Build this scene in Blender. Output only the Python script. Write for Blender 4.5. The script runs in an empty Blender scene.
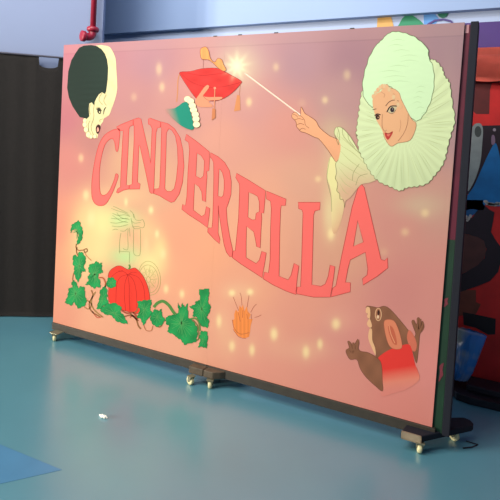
import bpy, bmesh, math, random
import numpy as np
from mathutils import Vector, Matrix
from mathutils.geometry import delaunay_2d_cdt
random.seed(4)
scene = bpy.context.scene
COL = scene.collection

# ---------------------------------------------------------------- camera
R = np.array([[0.89587488, -0.0765645, 0.43765978],
              [0.44031246, 0.02121195, -0.897594],
              [0.05944022, 0.99683897, 0.05271555]])
EYE = np.array([3.3678548, -3.14532798, 1.70351339])
cam = bpy.data.cameras.new('camera'); cam_o = bpy.data.objects.new('camera', cam); COL.objects.link(cam_o)
m4 = Matrix([list(R[i]) + [EYE[i]] for i in range(3)] + [[0, 0, 0, 1]])
cam_o.matrix_world = m4
cam.sensor_width = 36; cam.lens = 36; cam.shift_y = -0.14; cam.clip_start = 0.05
scene.camera = cam_o

# ---------------------------------------------------------------- light
w = bpy.data.worlds.new('world'); scene.world = w; w.use_nodes = True
w.node_tree.nodes['Background'].inputs[0].default_value = (0.48, 0.66, 0.96, 1)
w.node_tree.nodes['Background'].inputs[1].default_value = 0.23

def area(name, loc, target, size, sy, power, color):
    l = bpy.data.lights.new(name, 'AREA'); l.shape = 'RECTANGLE'; l.size = size; l.size_y = sy
    l.energy = power; l.color = color
    o = bpy.data.objects.new(name, l); COL.objects.link(o); o.location = loc
    o.rotation_euler = (Vector(target) - Vector(loc)).to_track_quat('-Z', 'Y').to_euler()
    return o
area('hall_window_light', (-6.4, -8.0, 2.0), (1.4, 0.0, 1.0), 1.4, 1.2, 1380, (1.0, 0.91, 0.78))
area('hall_ceiling_light', (0.2, -3.4, 4.7), (1.3, 0.2, 1.2), 3.0, 1.6, 170, (1.0, 0.94, 0.84))

area('rear_fill_light', (1.2, -1.3, 5.0), (1.0, 1.2, 3.2), 3.4, .6, 110, (.92, .94, 1.0))  # added fill, no known lamp, brightening the fascia shaded by the left wall
vs = scene.view_settings
vs.view_transform = 'Standard'; vs.look = 'None'; vs.gamma = 1; vs.use_curve_mapping = False
vs.exposure = 0.0

# ---------------------------------------------------------------- helpers
def at(px, py, Y):
    """photo point -> point on the plane y = Y"""
    d = R @ np.array([(px - 250) / 500, -(py - 180) / 500, -1.0])
    k = (Y - EYE[1]) / d[1]
    return EYE + d * k
def on_floor(px, py, z=0.0):
    d = R @ np.array([(px - 250) / 500, -(py - 180) / 500, -1.0])
    k = (z - EYE[2]) / d[2]
    return EYE + d * k
def lin(c):
    return tuple(((v / 255) / 12.92 if v / 255 <= .04045 else ((v / 255 + .055) / 1.055) ** 2.4) for v in c)

def mat(name, rgb, rough=0.6, metal=0.0, noise=0.0, nscale=8, bump=0.0, bscale=60, sheen=0):
    m = bpy.data.materials.new(name); m.use_nodes = True
    nt = m.node_tree; b = nt.nodes['Principled BSDF']
    b.inputs['Roughness'].default_value = rough; b.inputs['Metallic'].default_value = metal
    c = lin(rgb)
    b.inputs['Base Color'].default_value = (*c, 1)
    tc = nt.nodes.new('ShaderNodeTexCoord')
    if noise:
        n = nt.nodes.new('ShaderNodeTexNoise'); n.inputs['Scale'].default_value = nscale; n.inputs['Detail'].default_value = 4
        nt.links.new(tc.outputs['Object'], n.inputs['Vector'])
        r = nt.nodes.new('ShaderNodeValToRGB')
        r.color_ramp.elements[0].position = .3; r.color_ramp.elements[1].position = .7
        r.color_ramp.elements[0].color = (*[max(0, v * (1 - noise)) for v in c], 1)
        r.color_ramp.elements[1].color = (*[min(1, v * (1 + noise)) for v in c], 1)
        nt.links.new(n.outputs['Fac'], r.inputs[0]); nt.links.new(r.outputs[0], b.inputs['Base Color'])
    if bump:
        n2 = nt.nodes.new('ShaderNodeTexNoise'); n2.inputs['Scale'].default_value = bscale; n2.inputs['Detail'].default_value = 3
        nt.links.new(tc.outputs['Object'], n2.inputs['Vector'])
        bp = nt.nodes.new('ShaderNodeBump'); bp.inputs['Strength'].default_value = bump; bp.inputs['Distance'].default_value = .01
        nt.links.new(n2.outputs['Fac'], bp.inputs['Height']); nt.links.new(bp.outputs[0], b.inputs['Normal'])
    return m

def paint_material(name, rough=0.75, weave=0.05):
    m = bpy.data.materials.new(name); m.use_nodes = True
    nt = m.node_tree; b = nt.nodes['Principled BSDF']; b.inputs['Roughness'].default_value = rough
    b.inputs['Specular IOR Level'].default_value = 0.15
    a = nt.nodes.new('ShaderNodeVertexColor'); a.layer_name = 'Col'
    nt.links.new(a.outputs['Color'], b.inputs['Base Color'])
    tc = nt.nodes.new('ShaderNodeTexCoord'); n = nt.nodes.new('ShaderNodeTexNoise'); n.inputs['Scale'].default_value = 9
    nt.links.new(tc.outputs['Object'], n.inputs['Vector'])
    bp = nt.nodes.new('ShaderNodeBump'); bp.inputs['Strength'].default_value = weave; bp.inputs['Distance'].default_value = .02
    nt.links.new(n.outputs['Fac'], bp.inputs['Height']); nt.links.new(bp.outputs[0], b.inputs['Normal'])
    return m

def link(name, me, m, parent=None, smooth=False):
    o = bpy.data.objects.new(name, me); COL.objects.link(o)
    if m: me.materials.append(m)
    if parent: o.parent = parent
    if smooth:
        for p in me.polygons: p.use_smooth = True
    return o
def empty(name, label, cat, loc=(0, 0, 0), rz=0, group=None):
    o = bpy.data.objects.new(name, None); COL.objects.link(o); o.location = loc; o.rotation_euler = (0, 0, rz)
    o['label'] = label; o['category'] = cat
    if group: o['group'] = group
    return o
def from_bm(name, bm, m, parent=None, smooth=False):
    bmesh.ops.recalc_face_normals(bm, faces=bm.faces)
    me = bpy.data.meshes.new(name); bm.to_mesh(me); bm.free()
    return link(name, me, m, parent, smooth)
def struct(o, label=None):
    o['kind'] = 'structure'
    if label: o['label'] = label
    return o
def bm_box(bm, x0, x1, y0, y1, z0, z1, bev=0.0):
    vs_ = [bm.verts.new((x, y, z)) for x in (x0, x1) for y in (y0, y1) for z in (z0, z1)]
    fs = [(0, 1, 3, 2), (4, 6, 7, 5), (0, 4, 5, 1), (2, 3, 7, 6), (0, 2, 6, 4), (1, 5, 7, 3)]
    F = [bm.faces.new([vs_[i] for i in f]) for f in fs]
    if bev:
        ed = list({e for f in F for e in f.edges})
        bmesh.ops.bevel(bm, geom=ed, offset=bev, segments=2, affect='EDGES', profile=.5)
def bm_prism(bm, pts, z0, z1, bev=0):
    """outline in xy, extruded in z"""
    a = [bm.verts.new((p[0], p[1], z0)) for p in pts]; b = [bm.verts.new((p[0], p[1], z1)) for p in pts]
    n = len(pts); F = [bm.faces.new(a[::-1]), bm.faces.new(b)]
    for i in range(n): F.append(bm.faces.new((a[i], a[(i + 1) % n], b[(i + 1) % n], b[i])))
    if bev: bmesh.ops.bevel(bm, geom=list({e for f in F for e in f.edges}), offset=bev, segments=2, affect='EDGES', profile=.5)
def bm_tube(bm, path, rad, seg=16, cap=True):
    path = [Vector(p) for p in path]
    rads = rad if isinstance(rad, (list, tuple)) else [rad] * len(path)
    rings = []; up = None
    for i, p in enumerate(path):
        t = (path[min(i + 1, len(path) - 1)] - path[max(i - 1, 0)]).normalized()
        if up is None:
            up = Vector((0, 0, 1)) if abs(t.z) < .9 else Vector((1, 0, 0))
        s = t.cross(up).normalized(); up = s.cross(t).normalized()
        rings.append([bm.verts.new(p + (s * math.cos(a) + up * math.sin(a)) * rads[i]) for a in [2 * math.pi * k / seg for k in range(seg)]])
    for i in range(len(rings) - 1):
        for k in range(seg): bm.faces.new((rings[i][k], rings[i][(k + 1) % seg], rings[i + 1][(k + 1) % seg], rings[i + 1][k]))
    if cap: bm.faces.new(rings[0][::-1]); bm.faces.new(rings[-1])
def smooth_closed(pts, n=4):
    out = []; N = len(pts)
    for i in range(N):
        p0, p1, p2, p3 = [np.array(pts[(i + k - 1) % N], float) for k in range(4)]
        for j in range(n):
            t = j / n
            out.append(tuple(.5 * ((2 * p1) + (p2 - p0) * t + (2 * p0 - 5 * p1 + 4 * p2 - p3) * t * t + (3 * p1 - p0 - 3 * p2 + p3) * t ** 3)))
    return out
def smooth_open(pts, n=5):
    out = []; N = len(pts)
    if N < 3: return list(pts)
    for i in range(N - 1):
        p0, p1, p2, p3 = [np.array(pts[min(max(i + k - 1, 0), N - 1)], float) for k in range(4)]
        for j in range(n):
            t = j / n
            out.append(tuple(.5 * ((2 * p1) + (p2 - p0) * t + (2 * p0 - 5 * p1 + 4 * p2 - p3) * t * t + (3 * p1 - p0 - 3 * p2 + p3) * t ** 3)))
    out.append(tuple(pts[-1])); return out
def ell(cx, cy, rx, ry, n=20, rot=0):
    c, s = math.cos(rot), math.sin(rot)
    return [(cx + rx * math.cos(a) * c - ry * math.sin(a) * s, cy + rx * math.cos(a) * s + ry * math.sin(a) * c) for a in [2 * math.pi * i / n for i in range(n)]]

# ---------------------------------------------------------------- the setting
# floor: glossy blue sports hall floor
mf = mat('blue_floor', (90, 146, 160), rough=0.28, noise=0.05, nscale=1.5)
bf = mf.node_tree.nodes['Principled BSDF']; bf.inputs['Specular IOR Level'].default_value = 1.0; bf.inputs['Coat Weight'].default_value = 0.8; bf.inputs['Coat Roughness'].default_value = 0.27
bm = bmesh.new(); bm_box(bm, -7, 8, -8, 1.62, -0.1, 0); floor = struct(from_bm('floor', bm, mf), 'glossy blue sports hall floor')

BACK = 1.50
wall_pale = mat('pale_wall_paint', (166, 180, 208), rough=0.7, noise=0.03, nscale=2, bump=.03)
fascia_m = mat('pale_blue_fascia_paint', (144, 166, 202), rough=0.6, noise=0.03, nscale=1)
zl = (at(105, 33.5, BACK - .07)[2] + at(260, 24, BACK - .07)[2] + at(500, 8, BACK - .07)[2]) / 3
bm = bmesh.new(); bm_box(bm, -2.5, 8, BACK, BACK + .12, 0, 5.2); struct(from_bm('wall_back', bm, wall_pale), 'pale wall behind the painted screen')
bm = bmesh.new(); bm_box(bm, -2.2, 7.9, BACK - .07, BACK - .001, zl, 5.2, .004); struct(from_bm('trim_1', bm, fascia_m), 'pale blue boxed-out upper wall with a shadow line under it')
z0 = at(490, 53.5, BACK - .01)[2]; z1 = at(490, 21.8, BACK - .01)[2]
bm = bmesh.new(); bm_box(bm, 2.9, 7.9, BACK - .012, BACK - .001, z0 - .5, z1); struct(from_bm('trim_2', bm, mat('purple_wall_paint', (70, 42, 112), rough=.6, noise=.05)), 'purple painted band on the back wall')

# left wall: runs obliquely, curtain hung in front of it
A0 = np.array([-0.774, 0.072]); DIR = np.array([0.823, 0.568]); DIR = DIR / np.linalg.norm(DIR); NRM = np.array([-DIR[1], DIR[0]])  # NRM points away from the camera
def along(s, off=0.0): return A0 + DIR * s + NRM * off
def s_of(px, py, off=0.0):
    d = R @ np.array([(px - 250) / 500, -(py - 180) / 500, -1.0])
    base = A0 + NRM * off
    k = ((base - EYE[:2]) @ NRM) / (d[:2] @ NRM)
    p = EYE + d * k
    return float((p[:2] - base) @ DIR), float(p[2])
s_end, _ = s_of(103, 20, .08)
def quadbox(bm, s0, s1, o0, o1, z0, z1):
    bm_prism(bm, [tuple(along(s0, o0)), tuple(along(s1, o0)), tuple(along(s1, o1)), tuple(along(s0, o1))], z0, z1)
bm = bmesh.new(); quadbox(bm, -5, s_end, .08, .2, 0, 5.2); struct(from_bm('wall_left', bm, mat('lilac_white_wall_paint', (124, 136, 166), rough=.7, noise=.02, nscale=2)), 'pale lilac-white wall above the black curtain')
# floor wedge painted on the floor
tri = [on_floor(62, 470), on_floor(0, 444.5), on_floor(-90, 408), on_floor(-90, 498), on_floor(0, 484)]
bm = bmesh.new(); bm_prism(bm, [(p[0], p[1]) for p in tri], 0.0002, 0.0012)
mk = mat('floor_marking_blue', (80, 134, 170), rough=.30, noise=.04)
o = from_bm('floor_marking', bm, mk, floor); o['label'] = 'strong blue painted wedge on the floor'

# mural shapes painted on the back wall
def wall_paint(name, pts, rgb, parent=None, Y=BACK - .003, th=.002):
    P = [at(x, y, Y) for x, y in pts]
    bm = bmesh.new()
    a = [bm.verts.new((p[0], Y, p[2])) for p in P]; b = [bm.verts.new((p[0], Y + th, p[2])) for p in P]
    bm.faces.new(a); bm.faces.new(b[::-1]); n = len(P)
    for i in range(n): bm.faces.new((a[i], b[i], b[(i + 1) % n], a[(i + 1) % n]))
    return from_bm(name, bm, mat(name + '_paint', rgb, rough=.6, noise=.05), parent)
def T(o, s, pts): return [(o[0] + x / s, o[1] + y / s) for x, y in pts]
k4 = (340, 0); k5 = (420, 0)
wb = bpy.data.objects['wall_back']
wall_paint('mural_yellow_shape', T(k4, 5, [(188, 78), (252, 74), (262, 105), (285, 200), (180, 200)]), (206, 158, 84), wb)
wall_paint('mural_green_shape', T(k4, 5, smooth_closed([(270, 180), (295, 122), (318, 85), (350, 74), (385, 92), (420, 124), (440, 180)])), (34, 132, 92), wb)
wall_paint('mural_blue_shape', T(k4, 5, [(418, 72), (468, 62), (495, 95), (455, 150), (420, 160)]), (86, 144, 205), wb)
wall_paint('mural_green_disc', T(k5, 6.25, ell(142, 78, 34, 34)), (26, 104, 80), wb, Y=BACK - .006)
wall_paint('mural_purple_ring', T(k5, 6.25, [(20, 175), (50, 145), (90, 122), (145, 115), (195, 126), (215, 150), (205, 152), (188, 137), (145, 127), (95, 133), (60, 155), (35, 180)]), (72, 56, 120), wb, Y=BACK - .009)

# ---------------------------------------------------------------- black curtain with its rail
cu = empty('black_curtain', 'tall black curtain hung along the left wall with a small sag in its top edge', 'curtain', (*along(0.0, 0), 0))
def curtain_mesh():
    bm = bmesh.new(); S = np.linspace(-3.0, s_of(100, 60)[0], 420); NZ = 44; grid = []
    sl, zt = s_of(40, 58); sr, _ = s_of(58, 59); _, zd = s_of(48, 68)
    top = 2.505
    for s in S:
        t = top
        if sl - .004 < s < sr + .004: t = zd + .02 * abs((s - (sl + sr) / 2) / ((sr - sl) / 2)) ** 3
        colv = []
        for j in range(NZ + 1):
            f = j / NZ; z = .01 + (t - .01) * f
            off = .004 * math.sin(s * 13 + .6 * math.sin(s * 5)) * (0.3 + .7 * (1 - f)) + .0015 * math.sin(s * 37 + 2 * f)
            p = along(s, off) - along(0, 0)
            colv.append(bm.verts.new((p[0], p[1], z)))
        grid.append(colv)
    for i in range(len(grid) - 1):
        for j in range(NZ): bm.faces.new((grid[i][j], grid[i + 1][j], grid[i + 1][j + 1], grid[i][j + 1]))
    r = bmesh.ops.solidify(bm, geom=bm.faces[:], thickness=.004)
    return bm
mblack = mat('black_curtain_cloth', (50, 46, 44), rough=.95, noise=.06, nscale=30, bump=.15, bscale=300)
from_bm('curtain_cloth', curtain_mesh(), mblack, cu, smooth=True)
bm = bmesh.new(); pa = along(-3, -.006) - along(0, 0); pb = along(s_of(100, 60)[0], -.006) - along(0, 0)
bm_tube(bm, [(pa[0], pa[1], 2.50), (pb[0], pb[1], 2.50)], .009, 10)
from_bm('curtain_rail', bm, mat('dark_rail_metal', (60, 58, 70), rough=.5, metal=.3), cu)

# ---------------------------------------------------------------- red pipe
sp, _ = s_of(93.5, 15, -.0); pp = along(sp, 0.0)
pipe = empty('red_pipe', 'dark red vertical pipe with an elbow above the left end of the pink screen', 'pipe', (pp[0], pp[1], s_of(88, 38)[1]))
mred = mat('dark_red_pipe_paint', (150, 22, 48), rough=.4, noise=.08, nscale=20)
zc = s_of(93, 29.5)[1] - pipe.location.z; dx = Vector((-DIR[0], -DIR[1], 0))
bm = bmesh.new(); bm_tube(bm, [(0, 0, zc - .02), (0, 0, 2.2)], .027, 20); from_bm('pipe_tube', bm, mred, pipe, True)
bm = bmesh.new(); bm_tube(bm, [(0, 0, zc - .022), (0, 0, zc - .012), (0, 0, zc + .012), (0, 0, zc + .022)], [.046, .056, .056, .046], 24); from_bm('pipe_collar', bm, mred, pipe, True)
bm = bmesh.new(); out = (dx * .8 + Vector((NRM[0], NRM[1], 0)) * -.55).normalized()
P = [Vector((0, 0, zc - .015))] + [Vector((0, 0, zc - .075)) + out * .055 - out * .055 * math.cos(a) + Vector((0, 0, .05)) - Vector((0, 0, .055)) * math.sin(a) for a in [i * math.pi / 2 / 6 for i in range(7)]] + [Vector((0, 0, zc - .08)) + out * .085]
bm_tube(bm, P, .036, 20); from_bm('pipe_elbow', bm, mred, pipe, True)
bm = bmesh.new(); q = Vector((0, 0, zc - .08)); bm_tube(bm, [q + out * .07, q + out * .078, q + out * .108, q + out * .113], [.043, .050, .050, .04], 24); from_bm('pipe_outlet', bm, mred, pipe, True)

# ---------------------------------------------------------------- the painted screen
W, H, ZB = 3.1464, 2.4, 0.13
root = empty('painted_theatre_screen', 'large pink painted theatre screen reading CINDERELLA standing on casters', 'theatre screen', (W / 2, 0.05, 0))
OX, OY = W / 2, 0.05
def cloth_xy(px, py):
    p = at(px, py, 0.0); return p[0], p[2]
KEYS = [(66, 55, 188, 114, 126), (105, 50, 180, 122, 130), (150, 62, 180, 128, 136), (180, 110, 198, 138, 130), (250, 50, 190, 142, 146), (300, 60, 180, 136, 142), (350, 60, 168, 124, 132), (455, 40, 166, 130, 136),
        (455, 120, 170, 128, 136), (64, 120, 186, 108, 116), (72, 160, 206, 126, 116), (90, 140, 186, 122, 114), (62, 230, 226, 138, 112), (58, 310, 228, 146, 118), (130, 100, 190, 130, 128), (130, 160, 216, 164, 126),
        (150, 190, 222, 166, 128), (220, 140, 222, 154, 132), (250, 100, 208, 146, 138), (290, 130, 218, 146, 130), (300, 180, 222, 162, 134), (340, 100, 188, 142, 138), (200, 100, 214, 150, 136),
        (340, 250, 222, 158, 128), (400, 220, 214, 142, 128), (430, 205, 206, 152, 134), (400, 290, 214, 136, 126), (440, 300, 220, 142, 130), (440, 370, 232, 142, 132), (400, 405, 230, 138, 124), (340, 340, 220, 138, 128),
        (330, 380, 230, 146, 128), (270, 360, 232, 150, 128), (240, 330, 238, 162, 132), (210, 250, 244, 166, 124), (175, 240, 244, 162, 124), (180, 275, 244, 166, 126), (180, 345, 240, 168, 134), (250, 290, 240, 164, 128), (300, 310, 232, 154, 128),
        (100, 330, 236, 164, 128), (75, 250, 232, 160, 118), (270, 200, 232, 164, 132), (250, 230, 240, 168, 130)]  # airbrushed wash; dim mauve top and upper left include painted-in light falloff
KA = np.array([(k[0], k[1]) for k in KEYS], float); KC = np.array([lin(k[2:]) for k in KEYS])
SPARK = [(159, 69, 3, 6, .55), (162, 87, 2.6, 4.5, .6), (134, 97, 3, 4, .3), (276, 67, 3, 4, .5), (249, 102, 2.8, 4.2, .85), (347, 75, 3.5, 5, .5), (325, 100, 3, 3.6, .7), (302, 103, 4, 4, .15),
         (126, 202, 1.8, 4, .7), (151, 210, 2.4, 3.8, .9), (157, 234, 2.2, 4, .85), (163, 254, 3, 5, .6), (166, 289, 2.4, 4, .8), (182, 294, 2.4, 4, .85), (219, 321, 2.6, 6, .85), (232, 346, 3, 5, .8),
         (252, 350, 2.8, 5.5, .85), (274, 334, 3.6, 6, .95), (306, 352, 3.4, 6, .9), (320, 344, 2.8, 5, .8), (232, 293, 3.2, 3.2, 1.0), (250, 292, 3.2, 3.2, 1.0), (336, 324, 4.2, 5.5, .85), (91, 219, 4, 8, .5),
         (331, 234, 3.4, 5.5, .9), (318, 179, 3, 3, .7), (425, 213, 4, 4, .5), (405, 232, 4, 4, .35), (86, 195, 3, 5, .6), (81, 158, 2.5, 4, .6), (146, 245, 3, 8, .3), (384, 252, 4, 4, .15)]
HALO = [(100, 225, 18, 24, (246, 226, 150), .85), (96, 250, 16, 20, (244, 216, 146), .8), (85, 232, 14, 30, (240, 200, 134), .7), (122, 220, 17, 10, (204, 222, 146), .9), (126, 256, 17, 11, (190, 220, 146), .95),
        (124, 243, 10, 9, (236, 196, 138), .5), (150, 265, 14, 16, (246, 226, 150), .85), (160, 250, 7, 14, (246, 224, 146), .6), (146, 232, 12, 14, (240, 206, 140), .5), (125, 196, 22, 10, (238, 190, 138), .5), (84, 270, 12, 16, (240, 206, 140), .5),
        (335, 130, 18, 14, (204, 176, 140), .5), (332, 175, 10, 40, (222, 192, 146), .6), (420, 205, 26, 12, (210, 180, 146), .6), (330, 215, 7, 20, (238, 222, 160), .55), (450, 120, 10, 60, (190, 160, 146), .3),
        (240, 66, 20, 20, (222, 196, 160), .7), (300, 350, 46, 12, (236, 170, 138), .5), (238, 290, 16, 10, (242, 180, 140), .6), (340, 320, 22, 14, (232, 160, 136), .5), (225, 330, 10, 24, (244, 184, 140), .4), (96, 300, 26, 22, (236, 176, 134), .4)]
STAR = (237, 66, 7.5, 8.5)
SPC = np.array(lin((255, 226, 160))); STC = np.array(lin((236, 240, 190)))
def star(px, py, c):
    r2 = ((px - STAR[0]) / STAR[2]) ** 2 + ((py - STAR[1]) / STAR[3]) ** 2
    a = np.arctan2(py - STAR[1], px - STAR[0]); k = np.exp(-(r2 * (1 + .35 * np.sin(a * 9))) ** 1.1)[..., None]
    return c * (1 - k) + STC * k
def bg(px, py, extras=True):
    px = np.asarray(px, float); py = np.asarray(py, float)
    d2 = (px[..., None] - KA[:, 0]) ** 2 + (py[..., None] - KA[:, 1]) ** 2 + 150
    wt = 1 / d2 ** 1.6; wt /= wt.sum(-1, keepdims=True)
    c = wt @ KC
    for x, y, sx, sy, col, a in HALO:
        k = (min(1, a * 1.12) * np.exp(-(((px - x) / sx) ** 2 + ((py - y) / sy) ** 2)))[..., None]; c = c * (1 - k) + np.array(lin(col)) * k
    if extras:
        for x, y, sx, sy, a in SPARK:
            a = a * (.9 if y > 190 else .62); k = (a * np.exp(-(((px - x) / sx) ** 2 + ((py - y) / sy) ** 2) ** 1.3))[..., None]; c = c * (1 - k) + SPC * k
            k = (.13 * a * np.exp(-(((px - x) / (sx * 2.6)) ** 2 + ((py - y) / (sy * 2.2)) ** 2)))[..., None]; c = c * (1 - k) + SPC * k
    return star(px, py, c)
GAIN = 0.77
def set_colors(me, C):
    ca = me.color_attributes.new('Col', 'FLOAT_COLOR', 'POINT')
    buf = np.ones((len(me.vertices), 4), np.float32); buf[:, :3] = np.clip(C * GAIN, 0, .96); ca.data.foreach_set('color', buf.ravel())

paint_m = paint_material('scenic_paint_on_cloth')
# world x,z -> photo point (vectorised), used so that the brushwork is laid out on the cloth plane
def to_photo(X, Z, Y=0.0):
    V = np.stack([X - EYE[0], np.full_like(X, Y - EYE[1]), Z - EYE[2]], -1) @ R
    return 250 + 500 * V[..., 0] / -V[..., 2], 180 - 500 * V[..., 1] / -V[..., 2]

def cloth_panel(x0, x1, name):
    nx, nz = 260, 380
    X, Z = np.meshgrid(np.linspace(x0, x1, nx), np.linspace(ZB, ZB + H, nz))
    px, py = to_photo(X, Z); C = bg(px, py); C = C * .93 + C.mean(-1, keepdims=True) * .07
    # hem band along the top, a little paler
    hem = (Z > ZB + H - .075)[..., None]; C = np.where(hem, C * .86 + np.array(lin((196, 160, 150))) * .14, C)
    line = (np.abs(Z - (ZB + H - .078)) < .004)[..., None]; C = np.where(line, C * .88, C)
    verts = np.stack([X - OX, np.full_like(X, -OY), Z], -1).reshape(-1, 3)
    idx = np.arange(nx * nz).reshape(nz, nx)
    f = np.stack([idx[:-1, :-1], idx[:-1, 1:], idx[1:, 1:], idx[1:, :-1]], -1).reshape(-1, 4)
    # turned-back edges
    V = list(map(tuple, verts)); F = list(map(tuple, f)); Cc = list(C.reshape(-1, 3))
    border = list(idx[0, :]) + list(idx[1:, -1]) + list(idx[-1, -2::-1]) + list(idx[-2:0:-1, 0])
    b0 = len(V)
    for i in border: V.append((V[i][0], V[i][1] + .02, V[i][2])); Cc.append(Cc[i])
    nb = len(border)
    for k in range(nb): F.append((border[k], b0 + k, b0 + (k + 1) % nb, border[(k + 1) % nb]))
    F.append(tuple(b0 + k for k in range(nb)))
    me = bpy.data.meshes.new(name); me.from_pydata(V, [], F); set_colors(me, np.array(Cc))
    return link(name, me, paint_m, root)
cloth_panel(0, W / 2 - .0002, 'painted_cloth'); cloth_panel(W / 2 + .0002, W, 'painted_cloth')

class Art:
    """flat paint laid in layers on the cloth; every motif is one mesh"""
    def __init__(s): s.V = []; s.F = []; s.C = []; s.k = 0
    def _add(s, pts2, faces, cols, layer):
        b = len(s.V)
        for (x, y) in pts2:
            X, Z = cloth_xy(x, y); s.V.append((X - OX, -OY - .0005 - .00022 * layer, Z))
        s.F += [tuple(b + i for i in f) for f in faces]; s.C += list(cols)
    def fill(s, pts, rgb, layer=None, holes=(), fine=0, fn=None, jit=0, star_on=True):
        s.k += 1; layer = s.k if layer is None else layer
        loops = [pts] + list(holes); P = []; Ed = []
        for L in loops:
            b = len(P); P += [tuple(p) for p in L]; Ed += [(b + i, b + (i + 1) % len(L)) for i in range(len(L))]
        if fine:
            xs = [p[0] for p in pts]; ys = [p[1] for p in pts]
            x = min(xs) + fine / 2
            while x < max(xs):
                y = min(ys) + fine / 2
                while y < max(ys):
                    P.append((x, y)); y += fine
                x += fine
        r = delaunay_2d_cdt([Vector(p) for p in P], Ed, [], 0, 1e-6)
        v = [tuple(q) for q in r[0]]
        def inside(q, L):
            c = False; n = len(L)
            for i in range(n):
                (x1, y1), (x2, y2) = L[i], L[(i + 1) % n]
                if (y1 > q[1]) != (y2 > q[1]) and q[0] < (x2 - x1) * (q[1] - y1) / (y2 - y1) + x1: c = not c
            return c
        F = []
        for f in r[2]:
            cc = (sum(v[i][0] for i in f) / len(f), sum(v[i][1] for i in f) / len(f))
            if inside(cc, pts) and not any(inside(cc, h) for h in holes): F.append(tuple(f))
        base = np.array(lin(rgb)); px = np.array([q[0] for q in v]); py = np.array([q[1] for q in v])
        C = np.tile(base, (len(v), 1))
        if fn: C = fn(px, py, C)
        if star_on: C = star(px, py, C)
        s._add(v, F, C, layer); return s
    def line(s, pts, wd, rgb, smooth=True, closed=False, layer=None, taper=False):
        s.k += 1; layer = s.k if layer is None else layer
        if closed: P = list(pts) + [pts[0]]
        else: P = smooth_open(pts) if smooth else list(pts)
        P = [np.array(p, float) for p in P]; V = []; n = len(P)
        for i, p in enumerate(P):
            t = P[min(i + 1, n - 1)] - P[max(i - 1, 0)]
            if closed and i in (0, n - 1): t = P[1] - P[-2]
            t = t / (np.linalg.norm(t) + 1e-9); nn = np.array([-t[1], t[0]])
            h = wd / 2 * (1 if not taper else (1 - .8 * abs(2 * i / (n - 1) - 1)))
            V += [tuple(p + nn * h), tuple(p - nn * h)]
        F = [(2 * i, 2 * i + 1, 2 * i + 3, 2 * i + 2) for i in range(n - 1)]
        s._add(V, F, np.tile(np.array(lin(rgb)), (len(V), 1)), layer); return s
    def build(s, name, label=None):
        me = bpy.data.meshes.new(name); me.from_pydata(s.V, [], s.F); set_colors(me, np.array(s.C))
        o = link(name, me, paint_m, root)
        if label: o['label'] = label
        return o

# ---- lettering
c1, c2, c3, c4_, c5_, c6_, c7_, c8_ = (85, 115), (85, 140), (140, 115), (175, 140), (180, 180), (225, 170), (225, 220), (285, 185)
def S(o, pts): return T(o, 6.25, pts)
def S8(pts): return T(c8_, 4.1667, pts)
LET = {}
LET['C'] = (smooth_closed(S(c1, [(212, 85), (195, 88), (165, 98), (125, 125), (95, 170), (75, 230), (58, 310), (45, 400), (42, 470), (46, 520), (62, 552), (92, 567), (130, 556), (165, 500), (190, 440), (207, 388), (205, 372), (193, 368), (185, 400), (165, 450), (145, 485), (120, 502), (100, 495), (92, 460), (90, 400), (92, 330), (105, 250), (125, 185), (150, 155), (172, 147), (186, 170), (194, 222), (206, 222), (215, 150), (218, 100)]), 3), [])
LET['I'] = (S(c1, [(198, 75), (225, 60), (299, 30), (301, 62), (280, 72), (274, 90), (268, 250), (258, 438), (275, 440), (275, 462), (240, 470), (205, 488), (197, 484), (205, 462), (222, 450), (228, 300), (238, 130), (240, 98), (212, 98)]), [])
LET['N'] = (S(c1, [(302, 28), (335, 18), (350, 25), (365, 90), (395, 220), (410, 300), (415, 200), (420, 85), (410, 62), (397, 58), (397, 25), (408, 20), (472, 43), (472, 75), (452, 82), (444, 110), (436, 300), (429, 490), (414, 490), (405, 480), (385, 380), (360, 265), (345, 195), (337, 190), (335, 240), (328, 420), (345, 432), (342, 462), (278, 463), (278, 440), (295, 432), (300, 300), (308, 150), (308, 70), (303, 62)]), [])
LET['D'] = (S(c3, [(131, 42), (175, 55), (215, 85), (250, 140), (268, 220), (275, 320), (266, 420), (245, 495), (215, 540), (195, 546), (160, 528), (125, 505), (85, 490), (92, 462), (118, 460), (124, 440), (130, 300), (135, 120), (136, 80), (131, 78)]),
            [S(c3, [(180, 85), (165, 110), (162, 250), (155, 460), (170, 478), (195, 478), (215, 460), (228, 400), (238, 300), (235, 200), (222, 130), (200, 95)])])
LET['E1'] = (S(c4_, [(71, -36), (130, 5), (215, 74), (216, 120), (212, 192), (198, 195), (200, 230), (195, 300), (192, 387), (172, 377), (168, 325), (150, 290), (122, 272), (118, 350), (115, 438)]) + S(c5_, [(135, 228), (156, 215), (165, 165), (187, 178), (180, 240), (172, 298), (130, 265), (60, 220), (12, 183), (17, 152), (35, 160)]) + S(c4_, [(75, 350), (82, 200), (92, 60), (86, 15), (64, -1)]),
             [S(c4_, [(137, 80), (130, 225), (160, 242), (178, 225), (182, 190), (185, 130), (165, 97)])])
LET['R'] = (S(c4_, [(222, 79), (270, 105), (310, 140), (340, 190), (352, 260), (350, 340), (335, 390), (322, 425)]) + S(c5_, [(290, 178), (295, 260), (310, 350), (330, 440), (325, 480), (312, 480), (290, 450), (275, 400), (262, 320), (245, 215), (239, 160), (240, 250), (238, 330), (250, 370), (247, 398), (215, 370), (173, 325), (176, 298), (200, 300), (205, 250), (209, 120)]) + S(c4_, [(243, 230), (242, 140), (230, 115), (222, 110)]),
            [S(c4_, [(275, 180), (268, 350), (290, 358), (303, 345), (308, 300), (308, 250), (298, 205), (285, 185)])])
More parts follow.
